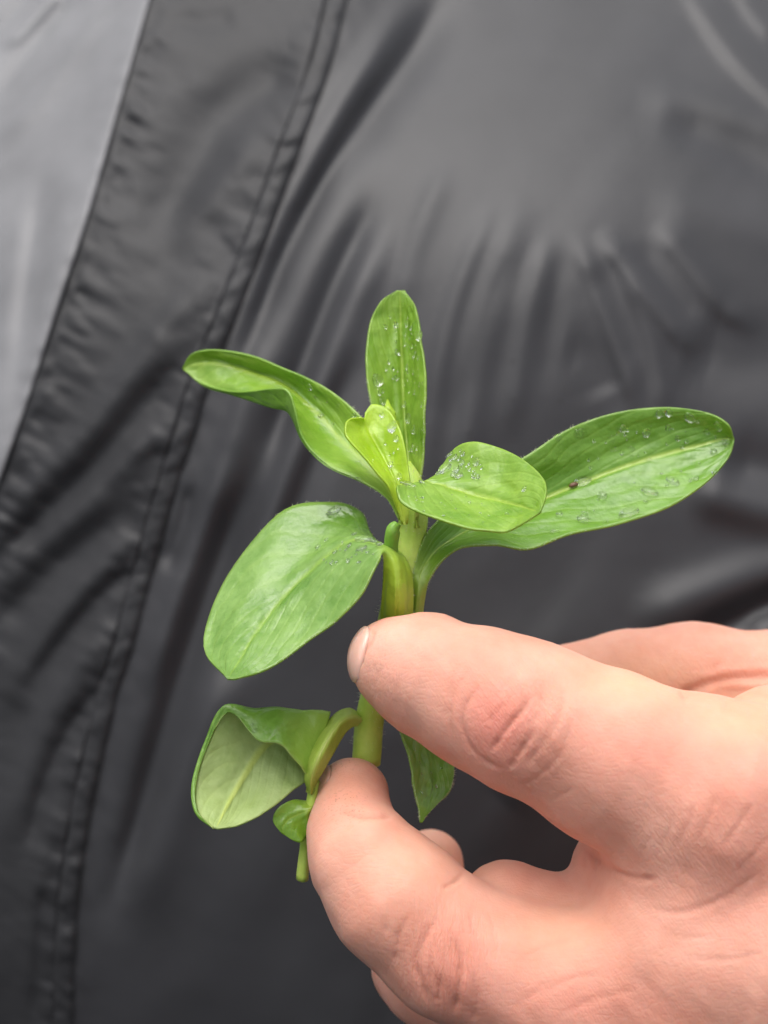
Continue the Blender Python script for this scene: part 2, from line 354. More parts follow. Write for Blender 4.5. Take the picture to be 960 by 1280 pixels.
FOLDS_PLACKET = [
    ([(410, 88), (362, 96), (318, 118), (275, 158), (240, 215), (205, 275), (178, 320)], 42, 30, -5.0),
    ([(420, 60), (340, 62), (280, 90), (235, 140)], 26, 30, 1.0),
    ([(330, 160), (290, 215), (250, 270), (215, 330)], 18, 20, 1.8),
    ([(290, 280), (250, 290), (215, 320), (180, 360)], 18, 18, -1.0),
    ([(300, 340), (255, 365), (215, 405), (175, 460), (120, 535), (55, 600), (0, 655), (-60, 720)], 18, 24, 2.8),
    ([(262, 395), (225, 410), (200, 430)], 18, 18, -0.8),
    ([(250, 440), (205, 480), (165, 520), (110, 590), (60, 640), (-20, 720)], 20, 22, -2.4),
    ([(230, 510), (170, 570), (110, 630), (40, 690), (-30, 760)], 16, 18, 2.2),
    ([(215, 560), (165, 590), (120, 630)], 14, 16, -1.0),
    ([(205, 600), (150, 650), (95, 690), (40, 740), (-30, 810)], 18, 20, -1.6),
    ([(195, 650), (140, 700), (85, 760), (40, 830), (0, 900)], 18, 20, 2.2),
    ([(180, 700), (120, 750), (70, 810), (20, 880)], 12, 14, -1.6),
    ([(160, 770), (105, 830), (60, 900), (30, 980), (0, 1080)], 16, 20, 1.9),
    ([(150, 830), (95, 900), (55, 990), (35, 1090)], 12, 14, -1.7),
    ([(120, 900), (80, 970), (55, 1060), (45, 1160), (40, 1280)], 14, 18, 1.4),
    ([(60, 1080), (50, 1160), (45, 1290)], 8, 10, -1.2),
    ([(300, 20), (250, 30), (200, 20)], 14, 14, -1.2),
]
FOLDS_LEFT = [
    ([(110, -20), (60, 40), (15, 100), (-40, 170)], 14, 14, -2.2),
    ([(80, -20), (40, 25), (0, 65)], 9, 10, 2.0),
    ([(50, -20), (15, 20), (-30, 60)], 9, 10, -2.0),
    ([(140, -10), (95, 60), (45, 130), (-10, 190)], 12, 14, 1.6),
    ([(65, 190), (48, 280), (35, 370), (25, 470), (10, 560)], 13, 16, -1.4),
    ([(90, 250), (70, 330), (50, 420)], 12, 12, 0.9),
    ([(30, 250), (15, 350), (0, 470)], 14, 14, 1.0),
]
def fold_field(px, py, folds, gain=1.0, wide=1.0):
    z = np.zeros(px.shape)
    for poly, wl, wr, a in folds:
        cs = crom(poly, 4 * len(poly))
        lo = cs.min(0) - 3.2 * wide * max(wl, wr); hi = cs.max(0) + 3.2 * wide * max(wl, wr)
        m = (px > lo[0]) & (px < hi[0]) & (py > lo[1]) & (py < hi[1])
        if not m.any(): continue
        d, sd, t = poly_dist(px[m], py[m], cs)
        w = np.where(sd > 0, wl, wr)
        z[m] += a * gain * np.exp(-(d / (w * wide)) ** 2) * sstep(0.0, 0.22, t) * sstep(0.0, 0.25, 1 - t)
    return z

def base_z(px, py):
    t = (py - 640) / 640.0; tc = np.clip(t, -1.1, 1.2)
    kk = np.where(t > 0, 0.15, 0.38)
    z = -76 + 86 * (0.12 * tc - kk * tc ** 2) + 86 * ((0.12 - 2 * kk * tc) * (t - tc))
    z = z - 10 * ((px - 560) / 480.0) ** 2 * 0.6
    z = z - 60 * np.maximum(0, (np.abs(px - 480) - 560) / 900.0) ** 2
    # the belly of the body panel: swells to the right of centre, tucks under at the lower right
    z = z + 9 * np.exp(-(((px - 690) / 260.0) ** 2 + ((py - 250) / 230.0) ** 2))
    z = z + 1.2 * vnoise(px / 230.0, py / 230.0, 3) + 0.22 * vnoise(px / 70.0 + 0.6 * py / 70, py / 110.0, 5)
    # the seamed front strip stands further out towards the collar
    dl = np.maximum(np.maximum(curve_x(E1, py) - px, px - curve_x(S2, py)), 0)
    z = z + 14.0 * np.clip((700 - py) / 700.0, 0, 1.4) * np.exp(-dl / 95.0)
    return z

def pucker(px, py, cv, side, period, reach, amp, seed, skew):
    d = (px - curve_x(cv, py)) * side
    s = py * 1.05
    n = vnoise((s + skew * d) / period, d / (reach * 0.9), seed) + 0.55 * vnoise((s + skew * d) / (period * 0.55), d / (reach * 0.6), seed + 9)
    return amp * n * np.exp(-np.maximum(d, 0) / reach) * sstep(2, 20, d)

def z_left(px, py):
    d = curve_x(E1, py) - px                    # distance inside the panel from its free edge
    z = base_z(px, py) + fold_field(px, py, FOLDS_LEFT, 0.8, 1.1)
    z = z + 1.4 * np.exp(-np.maximum(d, 0) / 160.0) - 1.0 * np.exp(-np.maximum(d, 0) / 5.0)
    return z + 0.25 * vnoise(py / 16.0, d / 30.0, 41) * np.exp(-np.maximum(d, 0) / 16.0) - 0.045 * np.minimum(d, 200) * (py < 1e9)
def z_placket(px, py):
    z = base_z(px, py) + fold_field(px, py, FOLDS_PLACKET, 0.6, 1.15)
    z = z + pucker(px, py, E1, 1, 17.0, 36.0, 1.05, 11, -0.5) + pucker(px, py, S2, -1, 19.0, 30.0, 0.7, 13, 0.45)
    return z - 0.5 * np.exp(-np.maximum(px - curve_x(E1, py), 0) / 20.0)
def z_body(px, py):
    d = px - curve_x(S2, py)
    return base_z(px, py) + fold_field(px, py, FOLDS_BODY, 0.75, 1.12) - 1.3 * np.exp(-np.maximum(d - 14, 0) / 16.0) + pucker(px, py, S2, 1, 34.0, 26.0, 0.35, 17, -0.6)

def axis_vals(a, b, fine_a, fine_b, step, coarse):
    out = list(np.arange(a, fine_a, coarse)) + list(np.arange(fine_a, fine_b, step)) + list(np.arange(fine_b, b + 1, coarse))
    return np.array(out)
PYS = axis_vals(-520, 1900, -40, 1330, 3.5, 30)
jacket = empty('jacket', P(480, 1280, -90))
tag(jacket, 'crumpled black nylon jacket with puckered seams, behind the sprig and hand', 'jacket')

def panel(name, xa, xb, step, coarse_to, zf, par=jacket, mt=None):
    # columns run between the two boundary curves; a coarse tail continues out of view
    n = max(3, int(round((xb(640.0) - xa(640.0)) / step)))
    s = np.linspace(0, 1, n)
    A = xa(PYS)[:, None]; B = xb(PYS)[:, None]
    PX = A + (B - A) * s[None]
    if coarse_to is not None:
        tl = np.linspace(0, 1, 26)[1:][None] ** 1.3
        PX = np.hstack([PX, B + (coarse_to - B) * tl]) if coarse_to > 480 else np.hstack([(A + (coarse_to - A) * tl)[:, ::-1], PX])
    PY = np.repeat(PYS[:, None], PX.shape[1], 1)
    Z = zf(PX, PY)
    V = P(PX, PY, Z).reshape(-1, 3)
    o = mk(name, V, grid_faces(*PX.shape)[:, ::-1], mt or M_FAB, par)
    set_uv(o, np.stack([PX, PY], -1).reshape(-1, 2) / 4.0)
    so_ = o.modifiers.new('thick', 'SOLIDIFY'); so_.thickness = 0.0003; so_.offset = -1
    return o
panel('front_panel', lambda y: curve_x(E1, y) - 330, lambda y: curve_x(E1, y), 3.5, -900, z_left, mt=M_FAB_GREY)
panel('placket', lambda y: curve_x(E1, y) - 14, lambda y: curve_x(S2, y) - 12, 3.2, None, z_placket, mt=M_FAB_SHADE)
panel('body_panel', lambda y: curve_x(S2, y) + 11, lambda y: np.full(np.shape(y), 1010.0) if np.ndim(y) else 1010.0, 3.6, 1900, z_body)
def z_seam(px, py):             # the stitched channel between placket and body: a quilted tube
    d = px - curve_x(S2, py)
    zz = 0.5 * (z_placket(curve_x(S2, py) - 12, py) + z_body(curve_x(S2, py) + 11, py))
    prof = 1 - (np.clip(np.abs(d) / 15.0, 0, 1)) ** 3
    return zz + 0.75 * prof + prof * (0.30 * vnoise((py + 0.4 * d) / 17.0, d / 60.0, 21) + 0.15 * vnoise((py - 0.7 * d) / 11.0, d / 30.0, 23)) - 0.35 * (1 - prof)
panel('stitched_seam', lambda y: curve_x(S2, y) - 15.5, lambda y: curve_x(S2, y) + 14.5, 2.0, None, z_seam, mt=M_FAB_SHADE)

def dome(center, nrm, r, h, n=10, rings=4, elong=None, el=1.0):
    nrm = nrm / np.linalg.norm(nrm)
    a = np.cross(nrm, [0.13, 0.3, 0.94]); a /= np.linalg.norm(a)
    if elong is not None:
        a = elong - nrm * np.dot(elong, nrm); a /= np.linalg.norm(a)
    b = np.cross(nrm, a)
    V = []; F = []
    for k in range(rings):
        th = (k / rings) * math.pi / 2
        for j in range(n):
            ph = 2 * math.pi * j / n
            rr = r * math.cos(th)
            V.append(center + a * rr * math.cos(ph) * el + b * rr * math.sin(ph) + nrm * (h * math.sin(th)))
    V.append(center + nrm * h)
    for k in range(rings - 1):
        for j in range(n): F.append((k * n + j, k * n + (j + 1) % n, (k + 1) * n + (j + 1) % n, (k + 1) * n + j))
    for j in range(n): F.append(((rings - 1) * n + j, (rings - 1) * n + (j + 1) % n, rings * n))
    F.append(tuple(range(n))[::-1])
    return np.array(V), F
def join(parts):
    V = []; F = []; o = 0
    for v, f in parts:
        V.append(v); F += [tuple(i + o for i in q) for q in f]; o += len(v)
    return np.vstack(V), F
specks = []
spots = [(748, 304), (742, 330), (713, 329), (558, 450), (562, 455), (603, 452), (643, 450), (719, 466), (630, 486), (636, 517), (668, 510), (540, 484), (617, 497), (604, 506), (553, 518),
         (586, 540), (544, 553), (641, 498), (688, 472), (780, 390), (778, 396), (855, 430), (950, 281), (540, 640), (560, 660), (575, 600), (300, 610), (318, 585), (405, 590), (228, 1022), (545, 560), (600, 575), (700, 500), (660, 640)]
for (sx, sy) in spots:
    z0 = float(z_body(np.array([float(sx)]), np.array([float(sy)]))[0])
    c = P(sx, sy, z0 + 0.05); r = rpx(random.uniform(2.6, 4.6), z0)
    specks.append(dome(c, np.array([0, 0.3, 1.0]), r, r * 0.5, 7, 2))
v, f = join(specks); o = mk('damp_specks', v, f, M_SPECK, jacket); tag(o, kind='stuff')

# ------------------------------------------------------------------ hand (one continuous skin from a distance field)
def chain(pts):                 # (px, py, z, r_px) -> list of tapered segments in mm
    c = [(P(a, b, z), rpx(r, z)) for a, b, z, r in pts]
    return [(c[i][0], c[i + 1][0], c[i][1], c[i + 1][1]) for i in range(len(c) - 1)]
THUMB = [(490, 826, 9, 53), (527, 841, 9.5, 74), (600, 873, 11, 86), (650, 894, 12, 93), (690, 909, 12, 94), (768, 949, 12, 107), (880, 1003, 11, 132), (1080, 1060, 2, 170)]
INDEX = [(441, 993, -1, 45), (440, 1040, 4, 53), (456, 1075, 7, 68), (492, 1120, 8, 82), (565, 1184, 8, 86), (700, 1235, 8, 100), (880, 1290, 6, 135)]
MIDDLE = [(537, 1080, -24, 42), (530, 1112, -22, 50), (552, 1200, -15, 85), (700, 1290, -14, 95), (880, 1320, -14, 125)]
RING = [(600, 1215, -38, 42), (590, 1250, -36, 55), (620, 1330, -32, 75), (760, 1370, -32, 90), (900, 1370, -34, 115)]
LITTLE = [(690, 1250, -52, 36), (680, 1290, -50, 48), (700, 1370, -46, 60), (800, 1400, -47, 75), (920, 1390, -50, 95)]
CHAINS = [  # (segments, k inside, k to the rest)
    (chain(THUMB), 1.6, 0),
    (chain(INDEX), 1.6, 2.0),
    (chain([(636, 1138, 3, 63), (690, 1156, 3, 60), (760, 1180, 4, 70)]), 1.5, 0.9),
    (chain(MIDDLE), 1.5, 0.5),
    (chain(RING), 1.5, 0.5),
    (chain(LITTLE), 1.5, 0.5),
    (chain([(774, 1085, 2, 60), (840, 1130, 6, 90), (960, 1170, 8, 150)]), 3.0, 2.8),
    (chain([(870, 1190, 11, 125), (1080, 1180, 4, 200)]), 3.0, 6.0),
    (chain([(880, 1290, 6, 130), (1180, 1130, -6, 200)]), 3.0, 5.0),
    (chain([(890, 1340, -14, 130), (1180, 1130, -14, 190)]), 3.0, 5.0),
    (chain([(910, 1370, -34, 110), (1180, 1120, -24, 170)]), 3.0, 5.0),
    (chain([(920, 1380, -48, 95), (1180, 1080, -30, 150)]), 3.0, 5.0),
    (chain([(700, 852, -22, 46), (790, 848, -23, 56), (862, 850, -24, 68), (1000, 880, -24, 88), (1180, 990, -18, 170)]), 3.0, 2.2),
    (chain([(735, 868, -22, 46), (815, 985, -27, 85), (940, 1140, -30, 125), (1120, 1120, -20, 170)]), 3.0, 3.0),
    (chain([(965, 935, -2, 78), (1120, 985, -6, 140)]), 3.0, 3.0),
    (chain([(1150, 1075, -8, 235), (1500, 1110, -14, 250), (2300, 1200, -30, 300)]), 3.0, 8.0),
]
def smin(a, b, k):
    if k <= 0: return np.minimum(a, b)
    h = np.maximum(k - np.abs(a - b), 0) / k
    return np.minimum(a, b) - h * h * k * 0.25
def sdf(p):
    p = p.astype(np.float32); out = None
    for segs, kin, kout in CHAINS:
        g = None
        for a, b, ra, rb in segs:
            a = a.astype(np.float32); ba = (b - a).astype(np.float32); l2 = float(ba @ ba)
            pa = p - a
            h = np.clip(pa @ ba / l2, 0, 1)
            e = pa - h[:, None] * ba
            d = np.sqrt(np.einsum('ij,ij->i', e, e)) - (np.float32(ra) + np.float32(rb - ra) * h)
            g = d if g is None else smin(g, d, kin)
        out = g if out is None else smin(out, g, kout)
    return out
H0 = 0.34
gx = [-10.5]
while gx[-1] < 205: gx.append(gx[-1] + (H0 if gx[-1] < 52 else min(4.0, H0 + (gx[-1] - 52) * 0.08)))
def gaxis(a, b, fa, fb):
    v = [a]
    while v[-1] < b: v.append(v[-1] + (H0 if fa < v[-1] < fb else 1.6))
    return np.array(v)
gx = np.array(gx); gy = gaxis(-112, -10, -70, -10); gz = gaxis(-66, 34, -34, 34)
nx, ny, nz = len(gx), len(gy), len(gz)
CI = 4
cx, cy, cz = gx[::CI], gy[::CI], gz[::CI]
cp = np.stack(np.meshgrid(cx, cy, cz, indexing='ij'), -1).reshape(-1, 3)
cv_ = sdf(cp).reshape(len(cx), len(cy), len(cz))
vol = cv_.repeat(CI, 0)[:nx].repeat(CI, 1)[:, :ny].repeat(CI, 2)[:, :, :nz].astype(np.float32)
def wid(g): 
    w = np.diff(g, append=2 * g[-1] - g[-2])[::CI] * CI
    return w.repeat(CI)[:len(g)]
lim = np.sqrt(wid(gx)[:, None, None] ** 2 + wid(gy)[None, :, None] ** 2 + wid(gz)[None, None] ** 2) * 1.15 + 0.6
near = np.abs(vol) < lim
ii = np.argwhere(near)
vol[near] = sdf(np.stack([gx[ii[:, 0]], gy[ii[:, 1]], gz[ii[:, 2]]], -1))
sg = vol < 0
cor = [(a, b, c) for a in (0, 1) for b in (0, 1) for c in (0, 1)]
cnt = sum(sg[a:nx - 1 + a, b:ny - 1 + b, c:nz - 1 + c].astype(np.int8) for a, b, c in cor)
act = np.argwhere((cnt > 0) & (cnt < 8))
idm = np.full((nx - 1, ny - 1, nz - 1), -1, np.int64); idm[tuple(act.T)] = np.arange(len(act))
gp = lambda idx: np.stack([gx[idx[:, 0]], gy[idx[:, 1]], gz[idx[:, 2]]], -1)
acc = np.zeros((len(act), 3)); num = np.zeros(len(act))
for a in cor:
    for ax in range(3):
        if a[ax]: continue
        b = list(a); b[ax] = 1
        ia = act + np.array(a); ib = act + np.array(b)
        va = vol[tuple(ia.T)]; vb = vol[tuple(ib.T)]
        m = (va < 0) != (vb < 0)
        t = np.where(m, va / np.where(m, va - vb, 1), 0)[:, None]
        acc += np.where(m[:, None], gp(ia) * (1 - t) + gp(ib) * t, 0); num += m
HV = acc / num[:, None]
HF = []
for ax in range(3):
    sl_a = [slice(1, -1)] * 3; sl_b = [slice(1, -1)] * 3
    sl_a[ax] = slice(0, -1); sl_b[ax] = slice(1, None)
    A_ = sg[tuple(sl_a)]; B_ = sg[tuple(sl_b)]
    e = np.argwhere(A_ != B_); fl = A_[tuple(e.T)]
    off = np.ones(3, int); off[ax] = 0
    e = e + off
    u_, v_ = (ax + 1) % 3, (ax + 2) % 3
    du = np.zeros(3, int); du[u_] = 1; dv = np.zeros(3, int); dv[v_] = 1
    q = np.stack([idm[tuple((e - du - dv).T)], idm[tuple((e - dv).T)], idm[tuple(e.T)], idm[tuple((e - du).T)]], -1)
    q = np.where(fl[:, None], q, q[:, ::-1]); HF.append(q)
HF = np.vstack(HF); HF = HF[(HF >= 0).all(1)]
def grad(p, e=0.05):
    g = np.stack([sdf(p + np.eye(3)[k] * e) - sdf(p - np.eye(3)[k] * e) for k in range(3)], -1)
    return g / (np.linalg.norm(g, axis=1, keepdims=True) + 1e-9)
for _ in range(2):
    g = grad(HV); HV = HV - np.clip(sdf(HV), -0.4, 0.4)[:, None] * g * 0.9
HN = grad(HV, 0.25)

# creases and tendons of the skin, on the side that is turned to the lens
hq = Q(HV); facing = sstep(0.05, 0.35, HN[:, 2]); front = (HV[:, 2] > -14).astype(float)
CREASES = [  # polyline, width px, depth mm
    ([(605, 852), (582, 882), (579, 909), (594, 939), (620, 957), (640, 962)], 4.5, 0.30),
    ([(663, 868), (654, 886), (635, 909), (612, 941)], 4.5, 0.50),
    ([(669, 910), (650, 939), (633, 963)], 4.5, 0.42),
    ([(571, 830), (560, 871), (558, 905)], 4, 0.14),
    ([(594, 828), (568, 864), (563, 900), (568, 930)], 4, 0.18),
    ([(699, 845), (703, 879), (682, 927), (650, 956)], 4.5, 0.17),
    ([(716, 890), (700, 942), (669, 972), (642, 982)], 4.5, 0.16),
    ([(720, 984), (689, 1000)], 4, 0.12),
    ([(645, 840), (628, 862), (616, 880)], 4, 0.12), ([(680, 850), (676, 880), (668, 905)], 4, 0.16),
    ([(640, 872), (622, 890), (606, 905)], 4, 0.14), ([(690, 900), (672, 935), (655, 962)], 4, 0.13),
    ([(478, 828), (470, 850), (468, 862)], 3.5, 0.10), ([(470, 826), (466, 842)], 3, 0.10), ([(505, 830), (496, 860), (493, 890)], 3.5, 0.07),
    ([(470, 784), (463, 802), (455, 818), (449, 836)], 3.2, 0.34),
    ([(512, 1140), (497, 1173), (494, 1208)], 4.5, 0.26),
    ([(548, 1146), (530, 1173), (521, 1205), (533, 1240), (540, 1262)], 5, 0.34),
    ([(564, 1168), (575, 1197), (573, 1237), (564, 1272)], 5, 0.55),
    ([(551, 1215), (546, 1254)], 4.5, 0.36), ([(584, 1140), (597, 1175)], 4, 0.18), ([(600, 1130), (618, 1160), (622, 1200)], 4, 0.12),
    ([(484, 1150), (476, 1180)], 4, 0.12), ([(590, 1210), (596, 1250), (590, 1280)], 5, 0.2),
    ([(422, 1012), (455, 1020), (497, 1019)], 5, 0.40),
    ([(582, 1087), (572, 1100), (552, 1112)], 4, 0.30),
    ([(719, 1050), (748, 1077), (790, 1097), (830, 1098)], 6, 0.40),
    ([(800, 1131), (840, 1140), (880, 1133), (920, 1113), (955, 1083)], 6, 0.22),
    ([(737, 1060), (744, 1090)], 4.5, 0.3), ([(729, 1066), (731, 1086)], 3.5, 0.2), ([(752, 1070), (765, 1100)], 4, 0.2),
    ([(897, 1067), (925, 1030), (945, 1000)], 5, 0.15), ([(868, 1060), (888, 1018), (895, 990)], 5, 0.22), ([(838, 1070), (860, 1030), (868, 1000)], 5, 0.18),
    ([(815, 1080), (835, 1040), (842, 1010)], 5, 0.14), ([(910, 1100), (940, 1070), (970, 1040)], 5, 0.12), ([(800, 1075), (812, 1045)], 5, 0.12),
    ([(850, 1195), (900, 1200), (960, 1190)], 5, 0.14), ([(830, 1165), (860, 1172), (900, 1168)], 4, 0.12),
    ([(640, 1205), (690, 1180), (740, 1170)], 6, 0.10), ([(660, 1250), (710, 1225), (760, 1215)], 6, 0.14), ([(690, 1275), (740, 1250), (800, 1235)], 6, 0.14),
    ([(640, 1262), (668, 1240), (690, 1222)], 6, 0.12),
]
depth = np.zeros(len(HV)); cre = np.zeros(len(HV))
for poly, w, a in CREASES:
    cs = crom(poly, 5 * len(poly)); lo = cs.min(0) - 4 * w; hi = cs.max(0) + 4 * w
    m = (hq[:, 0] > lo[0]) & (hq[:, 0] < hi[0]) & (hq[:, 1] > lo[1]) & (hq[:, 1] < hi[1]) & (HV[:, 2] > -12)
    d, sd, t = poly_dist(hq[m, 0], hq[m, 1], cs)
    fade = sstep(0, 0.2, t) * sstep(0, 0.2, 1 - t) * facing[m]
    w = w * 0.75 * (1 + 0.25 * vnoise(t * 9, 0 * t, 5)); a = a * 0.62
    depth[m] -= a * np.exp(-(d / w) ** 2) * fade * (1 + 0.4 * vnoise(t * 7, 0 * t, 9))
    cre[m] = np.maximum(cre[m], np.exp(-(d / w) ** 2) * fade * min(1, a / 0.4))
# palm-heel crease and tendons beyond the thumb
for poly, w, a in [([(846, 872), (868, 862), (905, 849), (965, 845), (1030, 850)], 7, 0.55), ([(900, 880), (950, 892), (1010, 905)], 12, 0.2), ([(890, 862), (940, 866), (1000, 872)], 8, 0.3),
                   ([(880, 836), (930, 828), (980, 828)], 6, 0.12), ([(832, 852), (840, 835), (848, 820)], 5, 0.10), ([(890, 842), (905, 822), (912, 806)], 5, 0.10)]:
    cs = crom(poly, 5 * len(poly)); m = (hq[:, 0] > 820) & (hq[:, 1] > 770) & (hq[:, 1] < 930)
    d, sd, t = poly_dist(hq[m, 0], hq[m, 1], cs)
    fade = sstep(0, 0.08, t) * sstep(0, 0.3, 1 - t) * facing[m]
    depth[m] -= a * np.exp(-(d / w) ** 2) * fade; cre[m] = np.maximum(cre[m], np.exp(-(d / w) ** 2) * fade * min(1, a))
# soft lumps: knuckle pads and slow unevenness
for (bx, by, bw, bh, a) in [(620, 905, 40, 55, 0.45), (552, 1215, 45, 55, 0.4), (715, 930, 60, 50, 0.3), (450, 990, 30, 30, 0.15)]:
    depth += a * np.exp(-(((hq[:, 0] - bx) / bw) ** 2 + ((hq[:, 1] - by) / bh) ** 2)) * facing * front
depth += 0.22 * vnoise(HV[:, 0] / 5.0 + 0.3 * HV[:, 2], HV[:, 1] / 5.0, 61) * 0.7 + 0.04 * vnoise((HV[:, 0] + HV[:, 1]) / 1.6, (HV[:, 1] - HV[:, 0]) / 5.0, 63)
HV2 = HV + HN * depth[:, None]
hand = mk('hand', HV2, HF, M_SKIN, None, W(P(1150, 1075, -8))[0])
tag(hand, 'bare left hand with bent fingers pinching the green sprig', 'hand')
gauss = lambda x, y, w, h: np.exp(-(((hq[:, 0] - x) / w) ** 2 + ((hq[:, 1] - y) / h) ** 2))
set_attr(hand, 'red', np.clip(0.9 * gauss(622, 905, 46, 55) + 0.35 * gauss(820, 925, 90, 55) + 0.4 * gauss(560, 1215, 60, 60) + 0.25 * gauss(950, 1050, 90, 110) + 0.3 * gauss(720, 1260, 160, 40), 0, 1))
set_attr(hand, 'yellow', np.clip(0.4 * gauss(945, 895, 70, 34) + 0.35 * gauss(800, 850, 90, 40) + 0.15 * gauss(520, 1070, 90, 60) + 0.2 * gauss(700, 1160, 70, 40), 0, 1))
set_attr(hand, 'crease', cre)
set_uv(hand, hq / 100.0)
set_attr(hand, 'fine', np.clip(0.12 + 0.9 * gauss(640, 910, 75, 85) + 0.6 * gauss(840, 1060, 110, 70) + 0.3 * gauss(930, 1130, 120, 120) + 0.3 * gauss(740, 1240, 130, 50) + 0.5 * gauss(880, 830, 100, 30), 0, 1) * facing)
set_attr(hand, 'fine_index', np.clip(0.1 + 1.0 * gauss(550, 1205, 65, 75) + 0.4 * gauss(480, 850, 30, 50), 0, 1) * facing)
set_attr(hand, 'dirt', np.clip(0.55 * gauss(432, 1008, 26, 20) + 0.5 * gauss(420, 955, 26, 12) + 0.15 * gauss(480, 850, 25, 40), 0, 1))

def nail(name, tip, r, axis, up, half_w, half_l, label, mt=None):
    axis = axis / np.linalg.norm(axis); up = up - axis * np.dot(up, axis); up /= np.linalg.norm(up); sd = np.cross(axis, up)
    n = 18; V = []
    for i in range(n):
        for j in range(n):
            a = (i / (n - 1) * 2 - 1); b = (j / (n - 1) * 2 - 1)
            # square -> rounded square
            aa = a * math.sqrt(1 - 0.38 * b * b); bb = b * math.sqrt(1 - 0.38 * a * a)
            d = axis + up * math.tan(half_l) * aa + sd * math.tan(half_w) * bb; d /= np.linalg.norm(d)
            e = max(abs(a), abs(b))
            V.append(tip + d * (r - 0.28 * max(0, (e - 0.8) / 0.2) ** 2))
    o = mk(name, np.array(V), grid_faces(n, n), mt or M_NAIL, hand)
    s = o.modifiers.new('thick', 'SOLIDIFY'); s.thickness = 0.0004; s.offset = 0
    o['label'] = label
    return o
tz = 9
nail('fingernail', P(490, 826, 9), rpx(53, 9) + 0.13, np.array([-0.93, 0.20, 0.12]), np.array([0.25, 0.9, 0.0]), R(40), R(42), 'pale pink thumb nail seen edge on')
nail('fingernail', P(441, 993, -1), rpx(45, -1) + 0.22, np.array([-0.95, 0.16, 0.12]), np.array([0.0, 1.0, 0.2]), R(34), R(42), 'index finger nail with dirt under the edge', simple_mat('nail_dirty', (0.42, 0.23, 0.16), 0.35, 0.3))

# ------------------------------------------------------------------ sprig
sprig = empty('plant_sprig', P(458, 952, -3))
tag(sprig, 'fresh green leafy sprig with water drops, pinched between thumb and index finger', 'plant sprig')

def tube(path, radii, n=16, cap=True, nseg=40):
    c = crom([P(*p) for p in path], nseg); r = crom(np.array([[rpx(a, p[2])] for a, p in zip(radii, path)]), nseg)[:, 0]
    V = []
    t = np.gradient(c, axis=0); t /= np.linalg.norm(t, axis=1, keepdims=True)
    a = np.cross(t[0], [0, 0, 1.0]); a /= np.linalg.norm(a)
    for i in range(nseg):
        a = a - t[i] * np.dot(a, t[i]); a /= np.linalg.norm(a); b = np.cross(t[i], a)
        for j in range(n):
            ph = 2 * math.pi * j / n
            rr = r[i] * (1 + 0.05 * math.sin(3 * ph + 0.6) + 0.03 * math.sin(i * 0.7 + ph))
            V.append(c[i] + rr * (a * math.cos(ph) + b * math.sin(ph)))
    F = [(i * n + j, i * n + (j + 1) % n, (i + 1) * n + (j + 1) % n, (i + 1) * n + j) for i in range(nseg - 1) for j in range(n)]
    V.append(c[0]); V.append(c[-1])
    F += [(len(V) - 2, (j + 1) % n, j) for j in range(n)]
    F += [(len(V) - 1, (nseg - 1) * n + j, (nseg - 1) * n + (j + 1) % n) for j in range(n)]
    return np.array(V), F

STEM_V, STEM_F = tube([(457, 955, -4), (461, 905, -3), (474, 850, -1), (491, 790, 0), (505, 730, 0), (513, 680, 0), (516, 640, 0), (514, 605, -1), (506, 580, -2)], [18, 18, 18.5, 22, 22, 19, 18, 15, 8])
stem = mk('stem', STEM_V, STEM_F, M_STEM, sprig)

LEAF = {}
def leaf(name, rails, mid, mats, nu=72, nv=48, flip=False, label=None, wob=0.24, groove=0.24, extra=None, parent=None, thick=0.25, flatbase=0.0):
    # rails: lists (one per line running base -> tip) of (px, py, z), all of equal length
    rails = [np.array([P(*q) for q in r]) for r in rails]
    lines = np.stack([crom(r, nu) for r in rails], 1)        # nu x rails x 3
    K = len(rails)
    rows = np.stack([crom(lines[i], nv) for i in range(nu)], 0)  # nu x nv x 3
    u = np.linspace(0, 1, nu)[:, None].repeat(nv, 1)
    tv = np.linspace(0, K - 1, nv)
    v = np.where(tv < mid, -(mid - tv) / max(mid, 1e-6), (tv - mid) / max(K - 1 - mid, 1e-6))[None].repeat(nu, 0)
    du = np.gradient(rows, axis=0); dv = np.gradient(rows, axis=1)
    n = np.cross(du, dv); ln = np.linalg.norm(n, axis=-1, keepdims=True); n = n / np.maximum(ln, 1e-9)
    if flip: n = -n
    amp = np.minimum(1, (ln[..., 0] / ln.mean()) ** 1.3)
    disp = -groove * np.exp(-(v / 0.05) ** 2) + 0.12 * np.exp(-((np.abs(v) - 0.17) / 0.1) ** 2)
    disp += wob * vnoise(u * 7 + len(LEAF) * 3.1, v * 3 + 1.7, 71) + 0.5 * wob * vnoise(u * 17 + 5, v * 6, 73)
    if extra is not None: disp = disp + extra(u, v)
    V = rows + n * (disp * amp * np.minimum(1, (1 - u) * 12))[..., None]
    F = grid_faces(nu, nv)
    if flip: F = F[:, ::-1]
    o = mk(name, V.reshape(-1, 3), F, mats, parent or sprig)
    set_uv(o, np.stack([u, v * 0.5 + 0.5], -1).reshape(-1, 2))
    s = o.modifiers.new('thick', 'SOLIDIFY'); s.thickness = thick * 0.001; s.offset = -1; s.material_offset = 1 if len(mats) > 1 else 0
    if label: o['label'] = label
    LEAF[len(LEAF)] = (o, V.reshape(-1, 3), n.reshape(-1, 3))
    return o

